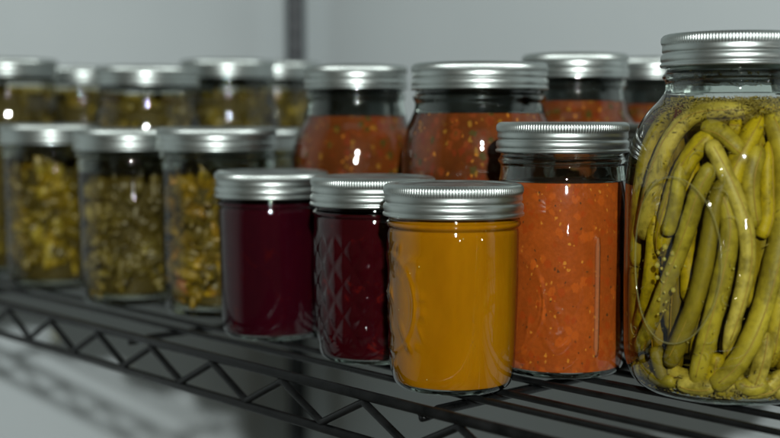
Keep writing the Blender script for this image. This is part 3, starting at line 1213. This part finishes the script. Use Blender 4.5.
# sediment lying on the bottom
for i in range(900):
    a = fa + random.uniform(-1.9, 1.9)
    rr = (prof_r(P, 0.006) - 0.0025) * random.random() ** 0.25
    fl2 = random.uniform(0.0004, 0.0011)
    sd.blob((rr * math.cos(a), rr * math.sin(a), 0.0040 + abs(random.gauss(0, 0.0012))), fl2, (1, 1, 0.5), 6, 4, 0.3, mi=1)
tag(sd.build('spice_seeds', [M_SEED, M_DILL], Q), kind='stuff')
bb = MB()
bub = [L2(105, 85), L2(122, 97), L2(92, 98), L2(105, 110), L2(118, 118), L2(88, 125), L2(100, 130), L2(130, 122), L2(112, 140), L2(90, 150), L2(105, 158), L2(125, 172), L2(108, 178), L2(96, 195),
       L2(112, 198), L2(106, 218), L2(95, 226), L2(248, 120), L2(244, 138), L2(240, 158), L2(236, 178), L2(232, 200), L2(104, 92), L2(150, 120), L2(110, 215)]
for i, (px, py) in enumerate(bub):
    r0 = random.uniform(0.0006, 0.0015) if i < 17 else random.uniform(0.0003, 0.0006)
    bb.blob(jar_pt(px, py, -0.0003, r0), r0, (1, 1, 1.1), 14, 10, 0.0)
tag(bb.build('air_bubbles', M_BUBBLE, Q), kind='stuff')
lid(Q, h, 0.0365, 0.1)


STEP[0] = 0.0012
# ------------------------------------------------------------------ salsa quarts in the second row
def salsa_jar(x, y, h, R, wide, zf, label, rz, segs=160, hazy=True, m=None):
    j = jar_root('salsa_jar', x, y, label, group=G_SALSA)
    P = (prof_wide_quart if wide else prof_quart)(h * 1000, R * 1000)
    fa = face_angle(x, y)
    d = both(medallion(fa, math.radians(rz * 60 - 30), 0.075, 0.025, 0.034, R, 0.0004, 0.0009, int(rz * 10) + 3, False), wavy(0.0004, 9, int(rz * 10)))
    jar_glass(j, P, 0.0055, zf, d, segs, mats=[M_GW, M_GS])
    fill_mesh(P, 0.0055, zf, 0.0010, d, segs).build('salsa', m or M_SALSA, j)
    if hazy:
        hz = MB()
        hz.lathe([(r - 0.0030, z) for r, z in clip_prof(P, zf, h - 0.0165)], 96)
        hz.build('dried_film', M_GH, j)
    lid(j, h, 0.043 if wide else 0.0365, rz, 528)


salsa_jar(-0.0239, 0.8497, 0.1747, 0.0460, False, 0.1400, 'tall salsa jar with its shoulder in view behind the dark red quilted jar', 0.4)
salsa_jar(0.0558, 0.7599, 0.1722, 0.0480, True, 0.1415, 'wide mouth tall salsa jar standing directly behind the amber jelly jar', 0.8)
salsa_jar(0.1267, 0.8337, 0.1817, 0.0460, False, 0.1500, 'tall salsa jar behind the orange red tomato sauce jar', 1.2)
salsa_jar(0.2004, 0.9285, 0.1837, 0.0460, False, 0.1490, 'tall salsa jar farthest back, mostly hidden by the green bean quart', 1.7, 128)

salsa_jar(0.2679, 0.7240, 0.1790, 0.0460, False, 0.1400, 'hidden salsa quart added behind the green bean jar to block light', 2.2, 96)  # added out of sight to keep a light patch off the wall
# a pint peeping out between the sauce jar and the bean jar
x, y, h = 0.1685, 0.7732, 0.1350
j = jar_root('sauce_jar', x, y, 'pint sauce jar of which only a sliver shows between tomato sauce and green beans')
P = prof_pint(h * 1000)
jar_glass(j, P, 0.0050, 0.1005, None, 128)
fill_mesh(P, 0.0050, 0.1005).build('tomato_sauce', M_TOMATO, j)
lid(j, h, 0.0365, 0.5, 528)


# ------------------------------------------------------------------ pickle jars on the left
def chunks(P, zb, zf, count, r0, r1, long=0.0, inner=0.45):
    mb = MB()
    for i in range(count):
        r = random.uniform(r0, r1)
        z = zb + r * 1.25 + (zf - zb - r * 2.0) * random.random()
        rr = (prof_r(P, z) - 0.0016 - r * 0.95) * (random.uniform(inner, 1.0) ** 0.4)
        a = random.uniform(0, 2 * PI)
        rot = Matrix.Rotation(random.uniform(0, PI), 3, 'X') @ Matrix.Rotation(random.uniform(0, PI), 3, 'Z')
        k = random.random()
        if k < 0.35:      # thin slices
            s = (random.uniform(0.9, 1.5), random.uniform(0.9, 1.5), random.uniform(0.22, 0.4))
        elif k < 0.6:     # strips
            s = (random.uniform(0.35, 0.6), random.uniform(0.3, 0.5), random.uniform(1.3, 2.1) + long)
        else:             # lumps
            s = (random.uniform(0.6, 1.1), random.uniform(0.5, 1.0), random.uniform(0.6, 1.1))
        mb.blob((rr * math.cos(a), rr * math.sin(a), z), r * 0.9, s, 9, 6, 0.26, rot)
    return mb


def pickle_jar(x, y, h, wide_pint, zf, m, label, rz, count=420, r0=0.0045, r1=0.009, quart_r=0.046, seg=528, long=0.3):
    j = jar_root('pickle_jar', x, y, label, group=G_PICKLE)
    P = prof_wide_pint(h * 1000) if wide_pint else prof_wide_quart(h * 1000, quart_r * 1000)
    jar_glass(j, P, 0.0055, zf + 0.003, wavy(0.0004, 9, int(rz * 7)), 128)
    fill_mesh(P, 0.0055, zf + 0.001, 0.0010, None, 96).build('brine', M_BRINE, j)
    if not wide_pint:
        hz = MB()
        hz.lathe([(r_ - 0.0030, z_) for r_, z_ in clip_prof(P, zf + 0.0035, h - 0.0165)], 64)
        hz.build('brine_film', M_OF, j)
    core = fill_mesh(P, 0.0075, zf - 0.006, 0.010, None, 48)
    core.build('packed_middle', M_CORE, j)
    chunks(P, 0.0055, zf, count, r0, r1, long).build('pickled_vegetables', m, j)
    lid(j, h, 0.043, rz, seg)
    return j


pickle_jar(-0.1236, 0.8656, 0.1320, True, 0.100, M_ORG, 'wide pint of golden pickles with red bits, next to the plum jelly', 0.3, 330, 0.0055, 0.0150)
pickle_jar(-0.1965, 0.9195, 0.1310, True, 0.096, M_GRN, 'wide pint of pale olive chopped pickles, middle of the three left front pints', 0.9, 480, 0.0040, 0.0110)
pickle_jar(-0.2783, 1.0003, 0.1340, True, 0.104, M_YEL, 'wide pint of bright yellow pickles at the left end of the front row', 1.4, 330, 0.0055, 0.0150)
pickle_jar(-0.3849, 1.0821, 0.1340, True, 0.104, M_YEL, 'yellow pickle jar cut off by the left edge, only a sliver showing', 2.0, 260)
pickle_jar(-0.1047, 0.9545, 0.1305, True, 0.098, M_DKG, 'dark pickle pint tucked behind the golden one, next to the salsa', 2.5, 260)
# tall quarts behind them
pickle_jar(-0.2024, 1.0143, 0.1810, False, 0.158, M_DKG, 'tall olive pickle quart standing behind the pale chopped pint', 3.1, 420)
pickle_jar(-0.3431, 1.0971, 0.1910, False, 0.167, M_DKG, 'tall pickle quart in the back row at the left edge', 3.7, 320)
pickle_jar(-0.2991, 1.1918, 0.1880, False, 0.167, M_YEL, 'tall yellow pickle quart at the back, in the gap left of the olive quart', 4.2, 320)
pickle_jar(-0.1466, 1.1020, 0.1905, False, 0.163, M_DKG, 'tall pickle quart at the back just left of the black post', 4.8, 320)
pickle_jar(-0.2074, 1.2117, 0.1880, False, 0.160, M_YEL, 'farthest back pickle quart, only its lid rim showing between two lids', 5.3, 260)
pickle_jar(-0.1117, 1.2018, 0.1930, False, 0.167, M_YEL, 'tall yellow pickle quart at the foot of the black post', 5.9, 320)
